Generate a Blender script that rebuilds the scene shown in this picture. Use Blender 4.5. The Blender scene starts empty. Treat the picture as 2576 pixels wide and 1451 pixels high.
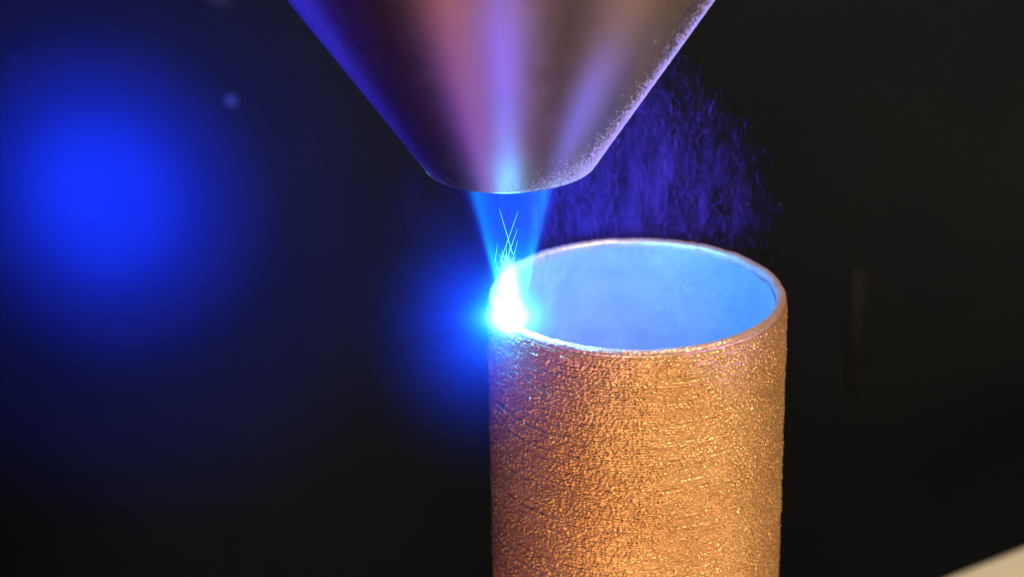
import bpy, math, random
import numpy as np
from mathutils import Vector, Matrix, Euler

random.seed(7)
rng = np.random.default_rng(11)
S = bpy.context.scene
COL = S.collection

# ------------------------------------------------------------------ camera
LENS, F = 81.0, 81.0 / 36.0 * 2576.0          # F: focal length in pixels of a 2576 px wide frame
PITCH, ROLL, DIST = math.radians(22.7), math.radians(1.0), 3.09
Rm = Euler((math.radians(90) - PITCH, 0, 0)).to_matrix() @ Matrix.Rotation(-ROLL, 3, 'Z')
rim_cam = Vector(((1602 - 1288) * DIST / F, -(732 - 725.5) * DIST / F, -DIST))
cam_loc = -(Rm @ rim_cam)                     # the tube's rim is centred on the world origin
cam_d = bpy.data.cameras.new('camera')
cam = bpy.data.objects.new('camera', cam_d)
COL.objects.link(cam)
cam.matrix_world = Matrix.Translation(cam_loc) @ Rm.to_4x4()
cam_d.lens = LENS
cam_d.sensor_width = 36
cam_d.clip_start, cam_d.clip_end = 0.05, 100
cam_d.dof.use_dof = True
cam_d.dof.focus_distance = 2.93
cam_d.dof.aperture_fstop = 2.3
cam_d.dof.aperture_blades = 0
S.camera = cam

S.view_settings.view_transform = 'Standard'
S.view_settings.look = 'None'
S.view_settings.exposure = 0
S.view_settings.gamma = 1
S.cycles.use_denoising = True
S.cycles.max_bounces = 8
S.cycles.volume_bounces = 0
S.cycles.volume_max_steps = 512
S.cycles.sample_clamp_indirect = 3.0
S.cycles.caustics_reflective = False
S.cycles.caustics_refractive = False

W = bpy.data.worlds.new('World')
S.world = W
W.use_nodes = True
W.node_tree.nodes['Background'].inputs[0].default_value = (0.5, 0.5, 0.6, 1)
W.node_tree.nodes['Background'].inputs[1].default_value = 0.012

WELD = Vector((-0.167, -0.092, 0.0))          # where the beam meets the rim

def aim(o, target):
    o.rotation_euler = (Vector(target) - o.location).to_track_quat('-Z', 'Y').to_euler()

def lamp(name, kind, loc, energy, color, target=None, **kw):
    d = bpy.data.lights.new(name, kind)
    d.energy, d.color = energy, color
    for k, v in kw.items():
        setattr(d, k, v)
    o = bpy.data.objects.new(name, d)
    o.location = loc
    COL.objects.link(o)
    if target is not None:
        aim(o, target)
    return o

# work lamps out of the frame, fill lights added for stripes and glow, and the light of the weld itself
lamp('warm_light', 'AREA', (1.0, -1.1, 1.9), 50, (1.0, 0.78, 0.58), (0, 0, -0.1), shape='DISK', size=0.35)
lamp('warm_light', 'AREA', (-0.10, -1.7, -0.95), 18, (1.0, 0.70, 0.42), (0.02, 0, -0.2), shape='DISK', size=1.0)
lamp('warm_light', 'AREA', (1.45, -0.75, -1.05), 12, (1.0, 0.70, 0.44), (0.0, 0, 0.2), shape='DISK', size=1.2)  # warm light added for the gold stripe on the cone's right side
lamp('warm_light', 'AREA', (-0.75, -0.95, -1.2), 4.4, (1.0, 0.42, 0.22), (-0.1, -0.1, 0.2), shape='RECTANGLE', size=0.4, size_y=0.7)  # reddish light added for the red stripe on the cone, warms the tube too
lamp('blue_fill', 'SPOT', (-1.35, 0.40, -0.05), 75, (0.04, 0.035, 1.0), (-0.40, -0.1, 0.42),  # added blue fill for the nozzle's left edge
     spot_size=math.radians(38), spot_blend=1.0, shadow_soft_size=0.30)
lamp('blue_fill', 'AREA', (-1.3, -0.45, -0.1), 1.7, (0.25, 0.08, 1.0), (-0.1, 0, -0.2), shape='DISK', size=0.5)  # added violet fill that tints the tube's left side
lamp('blue_fill', 'SPOT', (-0.55, -0.62, -0.55), 34, (0.05, 0.035, 1.0), (-0.22, -0.12, 0.30), spot_size=math.radians(30), spot_blend=1.0, shadow_soft_size=0.2)  # added blue spot for the lower left of the cone
lamp('plume_light', 'POINT', WELD + Vector((0, 0, 0.135)), 12, (0.05, 0.30, 1.0), shadow_soft_size=0.02)
weld_lamp = lamp('weld_light', 'POINT', WELD * 1.03 + Vector((0, 0, 0.050)), 9.5, (0.05, 0.32, 1.0), shadow_soft_size=0.024)
lamp('bore_bounce_fill', 'SPOT', (0.09, 0.04, -0.09), 22, (0.05, 0.07, 1.0), (0.12, -0.06, 0.42),  # unseen spot added for the light the bore throws back at the cone
     spot_size=math.radians(62), spot_blend=1.0, shadow_soft_size=0.05)
lamp('blue_fill', 'SPOT', (-0.19, -1.0, -0.85), 55, (0.07, 0.03, 1.0), (-0.165, -0.09, 0.50),  # added narrow spot that makes the violet centre streak on the cone
     spot_size=math.radians(27), spot_blend=0.8, shadow_soft_size=0.05)
lamp('blue_fill', 'SPOT', (0.75, -0.55, -0.75), 85, (0.05, 0.09, 1.0), (-0.02, -0.12, 0.36),  # added spot for the blue stripe on the cone's right
     spot_size=math.radians(18), spot_blend=0.8, shadow_soft_size=0.05)
lamp('blue_fill', 'SPOT', (-0.185, -1.0, -0.85), 80, (0.04, 0.62, 1.0), (-0.167, -0.15, 0.235),  # added cyan spot that brightens the nozzle tip
     spot_size=math.radians(10), spot_blend=1.0, shadow_soft_size=0.03)
lamp('table_fill', 'SPOT', (1.9, 0.9, 0.3), 100, (1.0, 0.84, 0.62), (1.0, 1.3, -1.3),  # unseen light added to brighten the table corner
     spot_size=math.radians(42), spot_blend=0.8, shadow_soft_size=0.05)
GLOW = Vector((-1.2, 2.65, -0.835))            # centre of the blue wall glow, made by the added spots below
for e_, a_ in ((12000, 6.6), (7700, 11.6), (1300, 22.0)):
    lamp('wall_glow_spot', 'SPOT', (-1.6, -1.3, 0.9), e_, (0.0030, 0.030, 1.0), GLOW,
         spot_size=math.radians(a_), spot_blend=1.0, shadow_soft_size=0.08)

# ------------------------------------------------------------------ helpers
def tag(o, label=None, cat=None, group=None, kind=None):
    if label: o['label'] = label
    if cat: o['category'] = cat
    if group: o['group'] = group
    if kind: o['kind'] = kind
    return o

def link(name, me, mat=None, parent=None, smooth=True):
    o = bpy.data.objects.new(name, me)
    COL.objects.link(o)
    if mat: me.materials.append(mat)
    if smooth: me.shade_smooth()
    if parent: o.parent = parent
    return o

def empty(name, loc=(0, 0, 0)):
    o = bpy.data.objects.new(name, None)
    o.location = loc
    o.empty_display_size = 0.05
    COL.objects.link(o)
    return o

def np_mesh(name, co, quads=None, tris=None):
    me = bpy.data.meshes.new(name)
    me.vertices.add(len(co))
    me.vertices.foreach_set('co', np.asarray(co, dtype=np.float32).ravel())
    faces, k = (quads, 4) if quads is not None else (tris, 3)
    n = len(faces)
    me.loops.add(n * k)
    me.loops.foreach_set('vertex_index', np.asarray(faces, dtype=np.int32).ravel())
    me.polygons.add(n)
    me.polygons.foreach_set('loop_start', np.arange(0, n * k, k, dtype=np.int32))
    me.polygons.foreach_set('loop_total', np.full(n, k, dtype=np.int32))
    me.update(calc_edges=True)
    me.validate()
    return me

def grid_quads(nu, nv, wrap=True):
    """nu columns (wrapped), nv rows; vertex index = row*nu+col"""
    c = np.arange(nu if wrap else nu - 1)
    r = np.arange(nv - 1)
    C, R_ = np.meshgrid(c, r)
    C, R_ = C.ravel(), R_.ravel()
    C2 = (C + 1) % nu
    return np.stack([R_ * nu + C, R_ * nu + C2, (R_ + 1) * nu + C2, (R_ + 1) * nu + C], 1)

def lathe(name, prof, mat, parent=None, seg=128, smooth=True, closed=False):
    prof = np.array(prof, float)
    if closed: prof = np.vstack([prof, prof[:1]])
    th = np.linspace(0, 2 * math.pi, seg, endpoint=False)
    r, z = prof[:, 0][:, None], prof[:, 1][:, None]
    co = np.stack([r * np.cos(th), r * np.sin(th), np.repeat(z, seg, 1)], 2).reshape(-1, 3)
    return link(name, np_mesh(name, co, quads=grid_quads(seg, len(prof))), mat, parent, smooth)

def box(name, sx, sy, sz, mat, parent=None, bevel=0.004, loc=(0, 0, 0)):
    import bmesh
    bm = bmesh.new()
    bmesh.ops.create_cube(bm, size=1)
    bmesh.ops.scale(bm, vec=(sx, sy, sz), verts=bm.verts)
    if bevel:
        bmesh.ops.bevel(bm, geom=bm.edges[:], offset=bevel, segments=2, affect='EDGES', profile=0.5)
    me = bpy.data.meshes.new(name)
    bm.to_mesh(me); bm.free()
    o = link(name, me, mat, parent, smooth=False)
    o.location = loc
    return o

class NT:
    """tiny shader expression builder"""
    def __init__(self, name):
        self.m = bpy.data.materials.new(name)
        self.m.use_nodes = True
        self.t = self.m.node_tree
        self.t.nodes.clear()
        self.out = self.t.nodes.new('ShaderNodeOutputMaterial')
    def n(self, kind, **kw):
        nd = self.t.nodes.new(kind)
        for k, v in kw.items(): setattr(nd, k, v)
        return nd
    def put(self, sock, v):
        if hasattr(v, 'is_output') or isinstance(v, bpy.types.NodeSocket): self.t.links.new(v, sock)
        elif v is not None: sock.default_value = v
    def math(self, op, a, b=None, c=None, clamp=False):
        nd = self.n('ShaderNodeMath', operation=op, use_clamp=clamp)
        for i, v in enumerate((a, b, c)):
            if v is not None: self.put(nd.inputs[i], v)
        return nd.outputs[0]
    def add(self, a, b): return self.math('ADD', a, b)
    def sub(self, a, b): return self.math('SUBTRACT', a, b)
    def mul(self, a, b): return self.math('MULTIPLY', a, b)
    def div(self, a, b): return self.math('DIVIDE', a, b)
    def pow(self, a, b): return self.math('POWER', a, b)
    def exp(self, a): return self.math('EXPONENT', a)
    def gauss(self, d, s):                       # exp(-(d/s)^2)
        q = self.div(d, s)
        return self.exp(self.mul(self.mul(q, q), -1.0))
    def ramp(self, v, a, b, c=0.0, d=1.0, smooth=True):
        nd = self.n('ShaderNodeMapRange', interpolation_type='SMOOTHSTEP' if smooth else 'LINEAR')
        for i, x in enumerate((v, a, b, c, d)): self.put(nd.inputs[i], x)
        return nd.outputs[0]
    def obj(self): return self.n('ShaderNodeTexCoord').outputs['Object']
    def xyz(self, v=None):
        nd = self.n('ShaderNodeSeparateXYZ')
        self.put(nd.inputs[0], v if v is not None else self.obj())
        return nd.outputs
    def vlen(self, v):
        nd = self.n('ShaderNodeVectorMath', operation='LENGTH'); self.put(nd.inputs[0], v)
        return nd.outputs['Value']
    def mapping(self, scale, v=None, loc=(0, 0, 0)):
        nd = self.n('ShaderNodeMapping')
        self.put(nd.inputs['Vector'], v if v is not None else self.obj())
        nd.inputs['Scale'].default_value = scale
        nd.inputs['Location'].default_value = loc
        return nd.outputs[0]
    def noise(self, scale, v=None, detail=3, rough=0.5, dist=0.0):
        nd = self.n('ShaderNodeTexNoise')
        if v is not None: self.put(nd.inputs['Vector'], v)
        nd.inputs['Scale'].default_value = scale
        nd.inputs['Detail'].default_value = detail
        nd.inputs['Roughness'].default_value = rough
        nd.inputs['Distortion'].default_value = dist
        return nd.outputs[0]
    def mix(self, f, a, b):
        nd = self.n('ShaderNodeMix', data_type='RGBA')
        self.put(nd.inputs[0], f); self.put(nd.inputs[6], a); self.put(nd.inputs[7], b)
        return nd.outputs[2]
    def scalecol(self, col, f):
        nd = self.n('ShaderNodeVectorMath', operation='SCALE')
        self.put(nd.inputs[0], col); self.put(nd.inputs['Scale'], f)
        return nd.outputs[0]
    def vadd(self, a, b):
        nd = self.n('ShaderNodeVectorMath', operation='ADD')
        self.put(nd.inputs[0], a); self.put(nd.inputs[1], b)
        return nd.outputs[0]
    def principled(self, color, rough=0.5, metal=0.0, **kw):
        nd = self.n('ShaderNodeBsdfPrincipled')
        self.put(nd.inputs['Base Color'], color); self.put(nd.inputs['Roughness'], rough)
        self.put(nd.inputs['Metallic'], metal)
        for k, v in kw.items(): self.put(nd.inputs[k], v)
        self.t.links.new(nd.outputs[0], self.out.inputs['Surface'])
        return nd
    def bump(self, h, strength=0.3, dist=0.001):
        nd = self.n('ShaderNodeBump')
        nd.inputs['Strength'].default_value = strength
        nd.inputs['Distance'].default_value = dist
        self.put(nd.inputs['Height'], h)
        return nd.outputs[0]
    def emit_volume(self, color):
        e = self.n('ShaderNodeEmission')
        self.put(e.inputs[0], color); e.inputs[1].default_value = 1.0
        self.t.links.new(e.outputs[0], self.out.inputs['Volume'])
    def emit(self, color, strength):
        e = self.n('ShaderNodeEmission')
        self.put(e.inputs[0], color); self.put(e.inputs[1], strength)
        self.t.links.new(e.outputs[0], self.out.inputs['Surface'])
    def step(self, r):
        self.m.cycles.volume_step_rate = r

# ------------------------------------------------------------------ materials
def m_wall():
    t = NT('dark_chamber_paint')
    a = t.noise(1.3, t.obj(), 4, 0.55)
    b = t.noise(18, t.obj(), 3)
    c = t.mix(t.ramp(a, 0.3, 0.7), (0.021, 0.029, 0.034, 1), (0.028, 0.035, 0.037, 1))
    p = t.principled(c, 0.75, 0.0, Normal=t.bump(b, 0.15, 0.01))
    p.inputs['Specular IOR Level'].default_value = 0.12
    return t.m

def m_copper(layer=True):
    t = NT('bronze_deposit')
    o = t.obj()
    n1 = t.noise(1300, t.mapping((1, 1, 1.6), o), 2, 0.5)
    n2 = t.noise(7, o, 3)
    n3 = t.noise(90, o, 2)
    c = t.mix(t.ramp(n2, 0.35, 0.65), (0.75, 0.41, 0.17, 1), (0.83, 0.49, 0.21, 1))
    c = t.mix(t.mul(t.ramp(n3, 0.45, 0.75), 0.5), c, (0.62, 0.40, 0.13, 1))
    t.principled(c, t.ramp(n1, 0.3, 0.7, 0.32, 0.47), 0.62, Normal=t.bump(n1, 0.12, 0.0008))
    return t.m

def m_inner():
    t = NT('bronze_bore')
    o = t.obj()
    a = t.noise(16, t.mapping((1, 1, 0.8), o), 4, 0.55)
    b = t.noise(160, t.mapping((1, 1, 1.5), o), 3, 0.6)
    c = t.mix(t.ramp(a, 0.3, 0.7), (0.42, 0.40, 0.46, 1), (0.50, 0.46, 0.50, 1))
    t.principled(c, 0.5, 0.35, Normal=t.bump(t.add(t.mul(a, 0.3), b), 0.5, 0.001))
    return t.m

def m_nozzle():
    t = NT('turned_metal')
    o = t.obj()
    s = t.xyz(o)
    # fine turning grooves run round the cone
    g = t.noise(1.0, t.mapping((6, 6, 900), o), 3, 0.6)
    broad = t.noise(5, t.mapping((1, 1, 0.35), o), 3)
    smear = t.noise(40, t.mapping((1, 1, 0.5), o, (3, 1, 0)), 5, 0.7, 0.6)
    c = t.mix(t.ramp(broad, 0.35, 0.65), (0.28, 0.20, 0.18, 1), (0.28, 0.215, 0.165, 1))
    rough = t.ramp(smear, 0.3, 0.75, 0.38, 0.44)
    tan = t.n('ShaderNodeTangent', direction_type='RADIAL', axis='Z')
    p = t.principled(c, rough, 1.0, Normal=t.bump(g, 0.10, 0.0006))
    p.inputs['Anisotropic'].default_value = 0.6
    p.inputs['Anisotropic Rotation'].default_value = 0.25
    t.t.links.new(tan.outputs[0], p.inputs['Tangent'])
    return t.m

def m_simple(name, col, rough, metal=0.0, ns=40, var=0.25):
    t = NT(name)
    n = t.noise(ns, t.obj(), 3)
    dark = tuple(x * (1 - var) for x in col) + (1,)
    t.principled(t.mix(t.ramp(n, 0.3, 0.7), dark, tuple(col) + (1,)), rough, metal, Normal=t.bump(n, 0.1, 0.002))
    return t.m

M_WALL = m_wall()
M_BRONZE = m_copper()
M_BORE = m_inner()
M_NOZ = m_nozzle()
M_DARK = m_simple('dark_steel', (0.06, 0.06, 0.065), 0.45, 0.3)
M_BEIGE = m_simple('beige_enamel', (0.84, 0.77, 0.60), 0.5, 0.0, 6, 0.08)
M_SCREW = m_simple('zinc_screw', (0.30, 0.30, 0.32), 0.5, 0.2)
M_POWDER = m_simple('metal_powder', (0.72, 0.72, 0.80), 0.4, 0.2, 300)
M_STRAND = m_simple('blue_lit_powder', (0.17, 0.04, 0.46), 0.7, 0.0, 300)  # blue-violet light is painted into this colour; the powder itself is bronze

# ------------------------------------------------------------------ setting
wy = 2.65
wall = box('back_wall', 9, 0.1, 5.4, M_WALL, bevel=0, loc=(0, wy + 0.05, 0.6))
tag(wall, kind='structure')
floor = box('floor', 9, 9, 0.1, M_WALL, bevel=0, loc=(0, -1.8, -2.15))
tag(floor, kind='structure')

def ray(px, py):
    """world ray through a pixel of the 2576 x 1451 frame"""
    return (Rm @ Vector(((px - 1288) / F, -(py - 725.5) / F, -1))).normalized()
def on_wall(px, py, y=wy):
    d = ray(px, py)
    return cam_loc + d * ((y - cam_loc.y) / d.y)
def on_z(px, py, z):
    d = ray(px, py)
    return cam_loc + d * ((z - cam_loc.z) / d.z)

def screw(px, py, r, label, mat):
    p = on_wall(px, py)
    root = empty('wall_screw', (p.x, wy, p.z))
    tag(root, label, 'screw', 'screws on the chamber wall')
    h = lathe('screw_head', [(0, 0.5 * r), (0.45 * r, 0.46 * r), (0.8 * r, 0.3 * r), (r, 0.08 * r), (r, -0.1 * r)], mat, root, 32)
    h.rotation_euler = (math.radians(90), 0, 0)
    s = box('screw_slot', 1.2 * r, 0.05 * r, 0.14 * r, M_DARK, root, bevel=0, loc=(0, -0.5 * r, 0))
    return root
screw(581, 255, 0.0125, 'small round screw head on the dark wall, right of the blue glow', M_SCREW)
screw(36, 150, 0.011, 'faint round screw head on the wall above and left of the blue glow', M_DARK)

# bracket whose lower corner just enters the frame, top left
p = on_wall(505, -14)
br = empty('wall_bracket', (p.x, wy, p.z))
tag(br, 'dark wall bracket with a bolt, cut by the top edge left of the nozzle', 'bracket')
o = box('bracket_plate', 0.14, 0.03, 0.09, M_DARK, br, 0.006, (0.02, -0.015, 0.035)); o.rotation_euler = (0, math.radians(24), 0)
o = lathe('bolt', [(0, 0.02), (0.012, 0.017), (0.017, 0.008), (0.018, -0.004)], M_DARK, br, 24)
o.rotation_euler = (math.radians(90), 0, 0); o.location = (0.005, -0.034, 0.012)

# upright bar added for a faint reflection right of the tube
pa, pb = on_wall(2157, 690), on_wall(2150, 960)
bar = empty('wall_reflection_bar', ((pa.x + pb.x) / 2, wy, (pa.z + pb.z) / 2))
tag(bar, 'narrow upright grey bar standing in for a pale reflection on the dark wall right of the tube', 'bar')
L = (pa.z - pb.z)
prof = [(0, L / 2 + 0.02), (0.012, L / 2 + 0.016), (0.018, L / 2), (0.019, 0), (0.018, -L / 2), (0.012, -L / 2 - 0.016), (0, -L / 2 - 0.02)]
M_REFL_BAR = m_simple('reflection_grey', (0.045, 0.045, 0.045), 0.5)
h = lathe('reflection_bar', prof, M_REFL_BAR, bar, 24); h.location = (0, -0.004, 0)
for s in (-1, 1):
    m_ = lathe('mount', [(0.012, 0), (0.010, 0.006)], M_DARK, bar, 16)
    m_.rotation_euler = (math.radians(90), 0, 0); m_.location = (0, 0, s * L * 0.42)

# beige machine table, only its far corner edge is in the frame
tz = -1.3
A = on_z(2365, 1451, tz); B = on_z(2576, 1368, tz)
d = (B - A); d.z = 0; d.normalize()
nrm = Vector((d.y, -d.x, 0))                  # towards the camera side
tb = empty('machine_table', A + d * 0.3 + nrm * 0.45 + Vector((0, 0, -0.80)))
tag(tb, 'pale beige machine table, its blurred edge crossing the bottom right corner', 'table')
ang = math.atan2(d.y, d.x)
top = box('table_top', 1.7, 0.9, 0.05, M_BEIGE, tb, 0.018, (0, 0, 0.80 - 0.025)); top.rotation_euler = (0, 0, ang)
for sx in (-0.75, 0.75):
    for sy in (-0.36, 0.36):
        v = Matrix.Rotation(ang, 3, 'Z') @ Vector((sx, sy, 0))
        box('leg', 0.05, 0.05, 0.75, M_DARK, tb, 0.004, (v.x, v.y, 0.375))

# ------------------------------------------------------------------ tube
R = 0.2
tube = empty('metal_tube', (0, 0, -0.62))
tag(tube, 'rough bronze coloured metal tube built up in fine beaded layers, glowing blue inside', 'tube')

def worley(u, v, cu, cv, wrap_u, seed):
    """rounded grains on a jittered brick lattice; cell counts cu round, size 1 along v. returns height 0..1, id noise"""
    r_ = np.random.default_rng(seed)
    nv = int(v.max()) + 4
    jx = r_.random((nv, wrap_u)) * 0.84 - 0.42
    jy = r_.random((nv, wrap_u)) * 0.40 - 0.20
    sz = 0.45 + 0.42 * r_.random((nv, wrap_u)) ** 1.2
    am = 0.30 + 0.70 * r_.random((nv, wrap_u)) ** 1.5
    iu, iv = np.floor(u).astype(int), np.floor(v).astype(int)
    best = np.zeros(u.shape)
    for dv in (-1, 0, 1):
        row = np.clip(iv + dv, 0, nv - 1)
        off = (row % 2) * 0.5
        for du in (-1, 0, 1, 2):
            c = iu + du - 1
            cc = c % wrap_u
            x = (c + off + 0.5 + jx[row, cc]) - u
            y = (row + 0.5 + jy[row, cc]) - v
            s = sz[row, cc]
            q = 1 - (x * x * 1.0 + y * y * 1.5) / (s * s)
            h = am[row, cc] * np.sqrt(np.clip(q, 0, 1))
            best = np.maximum(best, h)
    return best

def smooth_noise(th, z, nu, nz_scale, seed, wrap=True):
    r_ = np.random.default_rng(seed)
    T = r_.random((int(abs(z).max() * nz_scale) + 4, nu))
    u = (th / (2 * math.pi) * nu) % nu; v = abs(z) * nz_scale
    iu, iv = np.floor(u).astype(int), np.floor(v).astype(int)
    fu, fv = u - iu, v - iv
    fu, fv = fu * fu * (3 - 2 * fu), fv * fv * (3 - 2 * fv)
    g = lambda a, b: T[b, a % nu]
    return (g(iu, iv) * (1 - fu) + g(iu + 1, iv) * fu) * (1 - fv) + (g(iu, iv + 1) * (1 - fu) + g(iu + 1, iv + 1) * fu) * fv

# columns: dense on the half that faces the camera
front = np.linspace(-math.pi * 1.06, 0.06 * math.pi, 1250)
back = np.linspace(0.06 * math.pi, 0.94 * math.pi, 92)[1:-1]
th = np.concatenate([front, back])
# rows of the outer wall
zs = np.concatenate([np.linspace(-0.008, -0.40, 620), np.linspace(-0.401, -0.62, 20)])
TH, Z = np.meshgrid(th, zs)
NU = 268                                        # grains round the tube
LAYER = 0.0036
wav = 0.0040 * smooth_noise(TH, Z, 24, 30, 3)
vv = (-Z + wav) / LAYER
uu = (TH + math.pi * 1.06) / (2 * math.pi) * NU
H1 = worley(uu, vv + 1, None, None, NU, 21)
H2 = worley(uu * 1.9, vv * 1.55 + 1, None, None, int(NU * 1.9), 22)
patch = smooth_noise(TH, Z, 90, 110, 5)
big = smooth_noise(TH, Z, 60, 160, 6)
row_h = np.random.default_rng(9).random(400)[np.clip(np.floor(vv).astype(int), 0, 399)]
H = 0.0025 * H1 * (0.6 + 0.8 * patch) + 0.0003 * H2 - 0.0015 * np.exp(-((vv % 1 - 0.5) ** 2 - 0.25) ** 2 * 300) * smooth_noise(TH, Z, 40, 120, 12) + 0.0010 * (big - 0.5) + 0.0024 * (row_h - 0.5) * smooth_noise(TH, Z, 30, 200, 8)
fade = np.clip((-Z - 0.007) / 0.006, 0, 1)
rad = R - 0.0012 + H * fade + 0.0004 * fade
co = np.stack([rad * np.cos(TH), rad * np.sin(TH), Z], 2)
outer = link('outer_wall', np_mesh('outer_wall', co.reshape(-1, 3) + np.array([0, 0, 0.62]), quads=grid_quads(len(th), len(zs))[:, ::-1]), M_BRONZE, tube)

# rim: melted, rounded bead
TW = 0.0125                                      # wall thickness
nth = 900
tr = np.linspace(0, 2 * math.pi, nth, endpoint=False)
a = np.linspace(math.radians(-8), math.radians(188), 30)
rr = (R - 0.0012 - TW / 2) + TW / 2 * np.cos(a)
rz = -0.0065 + 0.0065 * np.sin(a)
rr = np.concatenate([[R - 0.0014], rr, [R - TW - 0.0015, R - TW - 0.0015]])
rz = np.concatenate([[-0.0105], rz, [-0.012, -0.016]])
TR, RR = np.meshgrid(tr, rr); _, RZ = np.meshgrid(tr, rz)
wob = (smooth_noise(TR, RR * 0 + 0.02, 70, 10, 31) - 0.5) * 0.0009 + (smooth_noise(TR, RR * 3, 420, 600, 32) - 0.5) * 0.0012
lump = np.clip(smooth_noise(TR, RR * 0 + 0.02, 260, 10, 33) - 0.62, 0, 1) * 0.004
wt = np.clip((RZ + 0.012) / 0.012, 0, 1)
k = np.maximum(0, np.cos(TR - math.atan2(WELD.y, WELD.x)))
RZ2 = RZ + wob * (0.4 + wt) - 0.0016 * k ** 20
RRo = RR + wob * 0.7 + lump * np.where(RR > R - TW / 2, 0.4, -0.8) * (1 - wt * 0.6)
co = np.stack([RRo * np.cos(TR), RRo * np.sin(TR), RZ2 + 0.62], 2)
rim = link('rim', np_mesh('rim', co.reshape(-1, 3), quads=grid_quads(nth, len(rr))), None, tube)
t = NT('fused_rim')
o_ = t.obj(); n1 = t.noise(200, o_, 3, 0.6)
t.principled(t.mix(t.ramp(t.noise(30, o_, 2), 0.3, 0.7), (0.84, 0.52, 0.38, 1), (0.90, 0.60, 0.44, 1)), t.ramp(n1, 0.3, 0.7, 0.34, 0.52), 0.6, Normal=t.bump(n1, 0.35, 0.0012))
rim.data.materials.append(t.m)

# inner wall
zi = np.linspace(-0.011, -0.62, 160)
ti = np.linspace(0, 2 * math.pi, 500, endpoint=False)
TI, ZI = np.meshgrid(ti, zi)
ri = R - TW - 0.0012 - 0.0016 * smooth_noise(TI, ZI, 60, 50, 41) - 0.0009 * smooth_noise(TI, ZI, 240, 240, 42)
co = np.stack([ri * np.cos(TI), ri * np.sin(TI), ZI + 0.62], 2)
link('inner_wall', np_mesh('inner_wall', co.reshape(-1, 3), quads=grid_quads(500, 160)), M_BORE, tube)

# build pedestal under the tube (below the frame)
ped = lathe('build_pedestal', [(0, 0), (0.30, 0), (0.33, -0.01), (0.33, -0.05), (0.22, -0.07), (0.20, -0.12), (0.20, -1.40), (0.3, -1.42), (0.3, -1.47), (0, -1.47)], M_DARK, None, 96)
ped.location = (0, 0, -0.6205)
tag(ped, 'dark round steel pedestal that carries the bronze tube', 'pedestal')

# ------------------------------------------------------------------ nozzle
NZ = 0.215
noz = empty('laser_nozzle', (WELD.x, WELD.y, NZ))
noz.rotation_euler = (0, math.radians(-0.6), 0)
tag(noz, 'large tapered metal laser nozzle pointing down above the tube rim', 'nozzle')
r0, ta = 0.1085, 0.68
prof = [(r0 - 0.012, 0.0004), (r0 - 0.004, 0.0006), (r0 - 0.0012, 0.0014), (r0, 0.0034)]
prof += [(r0 + ta * h, 0.0034 + h) for h in np.linspace(0.004, 0.62, 60)]
cone = lathe('cone', prof, M_NOZ, noz, 360)
tip = lathe('tip_face', [(r0 - 0.012, 0.0005), (0.062, 0.0005), (0.060, 0.003), (0.045, 0.06), (0.02, 0.30), (0, 0.30)], M_DARK, noz, 180)
rc = r0 + ta * 0.62
lathe('collar', [(rc - 0.004, 0.624), (rc + 0.02, 0.63), (rc + 0.02, 0.80), (rc - 0.05, 0.82), (rc - 0.05, 1.3), (0, 1.3)], M_DARK, noz, 128)

# powder grains stuck to the lower right of the cone
def ico():
    import bmesh
    bm = bmesh.new(); bmesh.ops.create_icosphere(bm, subdivisions=1, radius=1)
    v = np.array([x.co[:] for x in bm.verts]); f = np.array([[q.index for q in x.verts] for x in bm.faces]); bm.free()
    return v, f
IV, IF = ico()
def grains(centres, radii):
    n = len(centres)
    co = IV[None] * radii[:, None, None] * (1 + 0.25 * rng.standard_normal((n, 1, 3))) + centres[:, None]
    f = IF[None] + (np.arange(n) * len(IV))[:, None, None]
    return co.reshape(-1, 3), f.reshape(-1, 3)
pts, rds = [], []
view = math.radians(-90)
tries = 0
while len(pts) < 24000 and tries < 400000:
    tries += 1
    h = random.random() ** 1.6 * 0.26
    # silhouette of the cone on the right lies near angle -12 deg
    width = 0.85 * math.exp(-h / 0.04) + 0.30
    an = math.radians(-14) - abs(random.gauss(0, 1)) * width * 0.52
    if an < math.radians(-95): continue
    rr_ = r0 + ta * h
    pts.append((rr_ * math.cos(an), rr_ * math.sin(an), 0.0034 + h)); rds.append(random.uniform(0.00027, 0.00043) * (1 + random.random() ** 6 * 1.6))
for _ in range(500):                              # a sparse dusting elsewhere along the lower edge
    an = random.uniform(-math.pi, 0); h = random.expovariate(1 / 0.012)
    rr_ = r0 + ta * h
    pts.append((rr_ * math.cos(an), rr_ * math.sin(an), 0.0034 + h)); rds.append(random.uniform(0.0002, 0.0004))
cv, cf = grains(np.array(pts), np.array(rds))
g = link('stuck_powder', np_mesh('stuck_powder', cv, tris=cf), M_POWDER, noz, smooth=False)
g['kind'] = 'stuff'

# ------------------------------------------------------------------ laser beam (hollow glowing cone of powder and light)
BEAM_H = NZ + 0.004
def beam_r(z): return 0.0085 + 0.245 * z
beam = lathe('laser_beam', [(0, 0.0), (beam_r(0) * 1.35, 0), (beam_r(BEAM_H) * 1.25, BEAM_H), (0, BEAM_H)], None, None, 64)
beam.location = WELD
tag(beam, 'bright blue hollow laser and powder beam narrowing from the nozzle to the weld', 'laser beam')
t = NT('laser_beam_glow')
x, y, z = t.xyz()[:3]
rad_ = t.math('SQRT', t.add(t.mul(x, x), t.mul(y, y)))
q = t.div(rad_, t.add(t.mul(z, 0.245), 0.0085))
shell = t.gauss(t.sub(q, 0.88), 0.13)
streak = t.noise(1.0, t.mapping((150, 150, 6)), 2)
inv = t.div(0.05, t.add(t.mul(z, 0.8), 0.02))
inner = t.gauss(q, 0.9)
edge = t.mul(t.mul(shell, t.ramp(streak, 0.3, 0.75, 0.75, 1.25)), inv)
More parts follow.
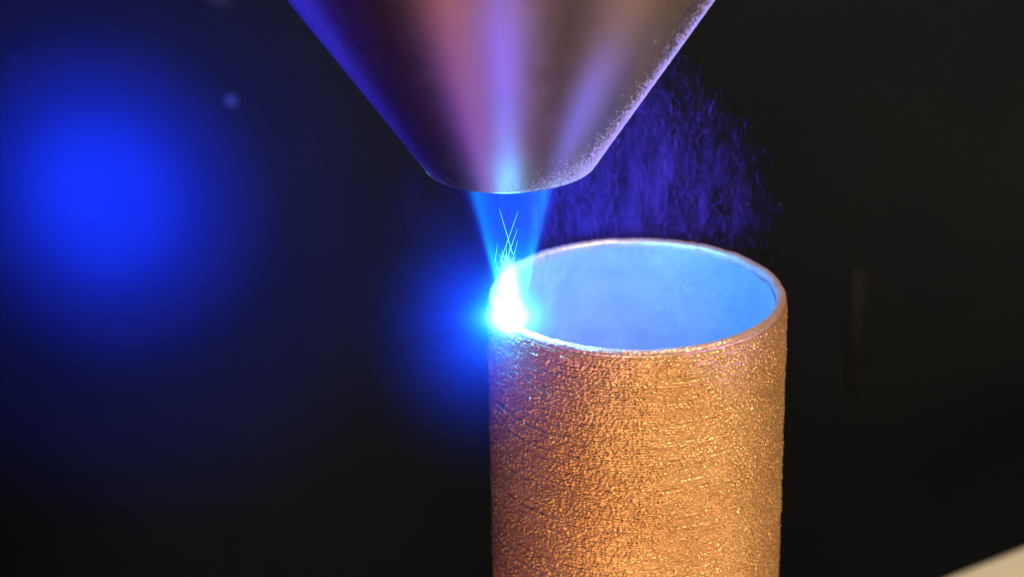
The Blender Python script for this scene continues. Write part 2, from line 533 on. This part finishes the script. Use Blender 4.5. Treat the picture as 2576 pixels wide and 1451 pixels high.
cc = t.vadd(t.scalecol((0.0, 11.0, 50.0), edge), t.scalecol((0.25, 0.2, 26.0), t.mul(inner, inv)))
cc = t.vadd(cc, t.scalecol((0.0, 60.0, 60.0), t.mul(t.mul(shell, inv), t.ramp(z, 0.02, 0.13, 1.0, 0.0))))
t.emit_volume(cc); t.step(0.12)
beam.data.materials.append(t.m)

# ------------------------------------------------------------------ weld flare: white hot plume with a blue halo
flare = empty('weld_flare', WELD + Vector((-0.0045, -0.001, 0.001)))
tag(flare, 'blinding white and cyan weld flare on the left of the tube rim under the nozzle', 'flare')
def sphere_dom(name, r, mat, parent, loc=(0, 0, 0), sc=(1, 1, 1)):
    o = lathe(name, [(r * math.sin(a_), r * math.cos(a_)) for a_ in np.linspace(math.pi, 0, 25)], mat, parent, 48)
    o.location = loc; o.scale = sc
    return o
t = NT('plume_glow')
x, y, z = t.xyz()[:3]
# plume: narrow at the top, spreading at the foot
rad_ = t.math('SQRT', t.add(t.mul(x, x), t.mul(y, y)))
wid = t.add(0.0088, t.mul(0.0112, t.exp(t.mul(t.math('ABSOLUTE', t.sub(z, 0.004)), -45.0))))
core = t.mul(t.gauss(rad_, wid), t.mul(t.ramp(z, 0.055, 0.092, 1.0, 0.0), t.ramp(z, -0.022, 0.002, 0.0, 1.0)))
cy = t.mul(t.gauss(rad_, t.mul(wid, 1.9)), t.mul(t.ramp(z, 0.035, 0.105, 1.0, 0.0), t.ramp(z, -0.035, 0.004, 0.0, 1.0)))
cc = t.vadd(t.scalecol((80, 95, 110), core), t.scalecol((0.3, 22, 34), cy))
t.emit_volume(cc); t.step(0.12)
sphere_dom('plume', 0.075, t.m, flare, (0, 0, 0.035), (1, 1, 1.25))
# object coords of the plume are its own; shift so that z=0 is the weld
for nd in [n for n in t.t.nodes if n.type == 'SEPXYZ']:
    src = nd.inputs[0].links[0].from_socket
    mp = t.n('ShaderNodeMapping'); t.t.links.new(src, mp.inputs[0]); t.t.links.new(mp.outputs[0], nd.inputs[0])
    mp.inputs['Location'].default_value = (0, 0, 0.035); mp.inputs['Scale'].default_value = (1, 1, 1.25)

t = NT('halo_glow')
o_ = t.obj(); x, y, z = t.xyz(o_)[:3]
dd = t.vlen(o_)
# spatter thrown out to the left and down: radial wisps
nn = t.n('ShaderNodeVectorMath', operation='NORMALIZE'); t.put(nn.inputs[0], o_)
wisp = t.noise(7.0, nn.outputs[0], 5, 0.65)
left = t.ramp(t.div(x, t.add(dd, 0.02)), 0.3, -0.9, 0.35, 1.25)
wz = t.ramp(wisp, 0.25, 0.75, 0.62, 1.3)
near = t.gauss(dd, 0.040)
mid = t.gauss(dd, 0.085)
far = t.mul(t.exp(t.mul(dd, -113.0)), t.ramp(dd, 0.20, 0.31, 1.0, 0.0))
cc = t.vadd(t.scalecol((0.1, 7.0, 14.0), near), t.scalecol((0.06, 0.55, 12.0), t.mul(mid, t.mul(wz, left))))
cc = t.vadd(cc, t.scalecol((0.06, 0.04, 4.0), t.mul(far, t.mul(wz, left))))
t.emit_volume(cc); t.step(0.35)
sphere_dom('halo', 0.32, t.m, flare)

# ------------------------------------------------------------------ spark streaks
def strand_mesh(paths, sides=3):
    """paths: list of (points Nx3, radii N); one mesh of thin tapered tubes"""
    V, Fq, base = [], [], 0
    for P, r_ in paths:
        P = np.asarray(P); n = len(P)
        T = np.gradient(P, axis=0); T /= np.linalg.norm(T, axis=1)[:, None] + 1e-12
        up = np.array([0.3, 0.9, 0.2]); A_ = np.cross(T, up); A_ /= np.linalg.norm(A_, axis=1)[:, None] + 1e-12
        B_ = np.cross(T, A_)
        for k in range(sides):
            a_ = 2 * math.pi * k / sides
            V.append(P + (A_ * math.cos(a_) + B_ * math.sin(a_)) * np.asarray(r_)[:, None])
        idx = np.arange(n - 1)
        for k in range(sides):
            k2 = (k + 1) % sides
            Fq.append(np.stack([base + k * n + idx, base + k * n + idx + 1, base + k2 * n + idx + 1, base + k2 * n + idx], 1))
        base += n * sides
    return np_mesh('strand', np.concatenate(V), quads=np.concatenate(Fq))

t = NT('spark_glow'); t.emit((0.12, 0.75, 1.0, 1), 2.6); M_SPARK = t.m
t = NT('dim_spark_glow'); t.emit((0.02, 0.09, 1.0, 1), 0.7); M_DIM = t.m

def plane_pt(px, py, depth=0.0):
    """a point above the weld, in the upright plane through it that faces the camera"""
    d_ = ray(px, py)
    return cam_loc + d_ * ((WELD.y + depth - cam_loc.y) / d_.y)
sparks = [((1256, 525), (1290, 640), -0.004, 'long thin cyan spark leaning left, crossing another above the weld flare'),
          ((1304, 530), (1258, 660), 0.006, 'longest thin cyan spark leaning right, crossing another above the weld flare'),
          ((1302, 575), (1274, 655), 0.01, 'short cyan spark just right of the crossing pair, leaning right'),
          ((1303, 603), (1288, 660), 0.0, 'stubby bright cyan spark at the right tip of the flare')]
for (a_, b_, dz, lab) in sparks:
    A_, B_ = np.array(plane_pt(*a_, dz)), np.array(plane_pt(*b_, -dz))
    s_ = np.linspace(0, 1, 9)[:, None]
    P = A_ * (1 - s_) + B_ * s_
    me = strand_mesh([(P - A_, 0.00008 + 0.00032 * np.linspace(0, 1, 9) ** 0.6)], 5)
    o = link('spark', me, M_SPARK); o.location = A_
    tag(o, lab, 'spark', 'sparks above the weld flare')
tuft = []
for i in range(26):
    a_ = random.gauss(0, 0.20); L_ = random.uniform(0.012, 0.03)
    st = np.array([random.gauss(0, 0.007), random.gauss(0, 0.006), random.uniform(0.062, 0.085)])
    dr = np.array([math.sin(a_), random.gauss(0, 0.15), math.cos(a_)])
    s_ = np.linspace(0, 1, 6)[:, None]
    tuft.append((st + dr * L_ * s_, 0.00045 * (1 - s_[:, 0]) ** 0.8 + 0.00004))
o = link('spark_tuft', strand_mesh(tuft), M_SPARK, flare); o['kind'] = 'stuff'

# fine spatter flying off the weld to the left
sp = []
for i in range(60):
    an = math.radians(random.uniform(150, 232)); el = random.gauss(0, 0.35)
    dr = np.array([math.cos(an) * math.cos(el), math.sin(el), math.sin(an) * math.cos(el)])
    a0 = random.uniform(0.03, 0.10); L_ = random.uniform(0.01, 0.05)
    s_ = np.linspace(0, 1, 6)[:, None]
    P = dr * (a0 + L_ * s_) + np.array([0, 0, -0.12]) * (a0 + L_ * s_) ** 2 * 1.5
    sp.append((P, 0.00008 * np.sin(np.linspace(0.1, 3.0, 6))))
for i in range(1):                                # slow vertical wisps further left
    x0 = -random.uniform(0.03, 0.125); z0 = random.uniform(0.0, 0.17); L_ = random.uniform(0.008, 0.035)
    s_ = np.linspace(0, 1, 6)[:, None]
    P = np.array([x0, random.uniform(-.05, .1), z0]) + np.array([0.002, 0, 1.0]) * L_ * s_ + np.array([0.25, 0, 0]) * (L_ * s_) ** 2 * 6
    sp.append((P, 0.00012 * np.sin(np.linspace(0.1, 3.0, 6))))
M_SPAT = M_DIM
o = link('weld_spatter', strand_mesh(sp), M_SPAT); o.location = WELD + Vector((0, 0, 0.005))
tag(o, 'fine mist of spatter flying left from the weld flare', 'spatter', kind='stuff')

# ------------------------------------------------------------------ powder cloud rising behind the tube
CC = Vector((-0.09, 0.255, -0.05))
def in_dome(p):
    x_, y_, z_ = p
    return (x_ / 0.325) ** 2 + (y_ / 0.045) ** 2 + (max(z_, 0) / 0.36) ** 2
paths = []; specks = []; srad = []
n_s = 0
while n_s < 8000:
    p = np.array([random.uniform(-0.05, 0.32), random.uniform(-0.042, 0.045), random.uniform(-0.03, 0.35)])
    e = in_dome(p)
    if e > 1 or random.random() > (1.0 - e) ** 0.7: continue
    n_s += 1
    L_ = 0.005 + 0.055 * random.random() ** 2.2 * (1 - 0.75 * e)
    lean = (p[0] / 0.28) * 0.3 * random.uniform(-0.5, 1.0) + random.gauss(0, 0.16)
    s_ = np.linspace(0, 1, 7)[:, None]
    hook = random.gauss(0, 0.4) if random.random() < 0.3 else random.gauss(0, 0.2)
    dr = np.array([lean, random.gauss(0, 0.1), 1.0])
    P = p + dr * L_ * s_ + np.array([hook, 0, -abs(hook) * 0.8]) * L_ * s_ ** 3
    r_ = 0.00006 * math.exp(random.gauss(0.1, 0.65))
    paths.append((P, r_ * (0.25 + np.sin(np.linspace(0.05, 3.05, 7)))))
    if random.random() < 0.12:
        specks.append(P[-1]); srad.append(0.0003 * math.exp(random.gauss(0.2, 0.5)))
cloud = empty('powder_cloud', CC)
tag(cloud, 'blue lit cloud of drifting metal powder trails rising behind the tube, right of the nozzle', 'powder cloud', kind='stuff')
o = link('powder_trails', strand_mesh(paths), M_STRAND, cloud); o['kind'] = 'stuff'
cv, cf = grains(np.array(specks), np.array(srad))
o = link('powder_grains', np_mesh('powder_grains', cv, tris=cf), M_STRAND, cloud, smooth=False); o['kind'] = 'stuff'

t = NT('blue_lit_fume')
o_ = t.obj(); x, y, z = t.xyz(o_)[:3]
ex, ey, ez = t.div(x, 0.325), t.div(y, 0.045), t.div(z, 0.37)
e = t.add(t.add(t.mul(ex, ex), t.mul(ey, ey)), t.mul(ez, ez))
n1 = t.noise(34, t.mapping((1, 0.6, 0.34), o_), 5, 0.62, 0.9)
n2 = t.noise(11, t.mapping((1, 0.8, 0.6), o_), 3, 0.5, 0.3)
dn = t.mul(t.ramp(e, 0.25, 1.0, 1.0, 0.0), t.mul(t.ramp(n1, 0.40, 0.66, 0.03, 1.0), t.ramp(n2, 0.25, 0.7, 0.35, 1.2)))
v = t.n('ShaderNodeVolumeScatter')
v.inputs['Color'].default_value = (0.15, 0.05, 0.95, 1)  # blue of the weld light is put into the scatter colour
t.put(v.inputs['Density'], t.mul(t.mul(t.mul(dn, t.ramp(z, 0.015, 0.06)), t.ramp(x, -0.09, 0.02, 0.12, 1.0)), 13.0))
t.t.links.new(v.outputs[0], t.out.inputs['Volume']); t.step(0.25)
sphere_dom('fume', 1.0, t.m, cloud, (0, 0, 0), (1, 1, 1))
fm = cloud.children[-1] if cloud.children[-1].name.startswith('fume') else [c for c in cloud.children if c.name.startswith('fume')][0]
fm['kind'] = 'stuff'
fm.data.transform(Matrix.Diagonal((0.326, 0.045, 0.371, 1)))
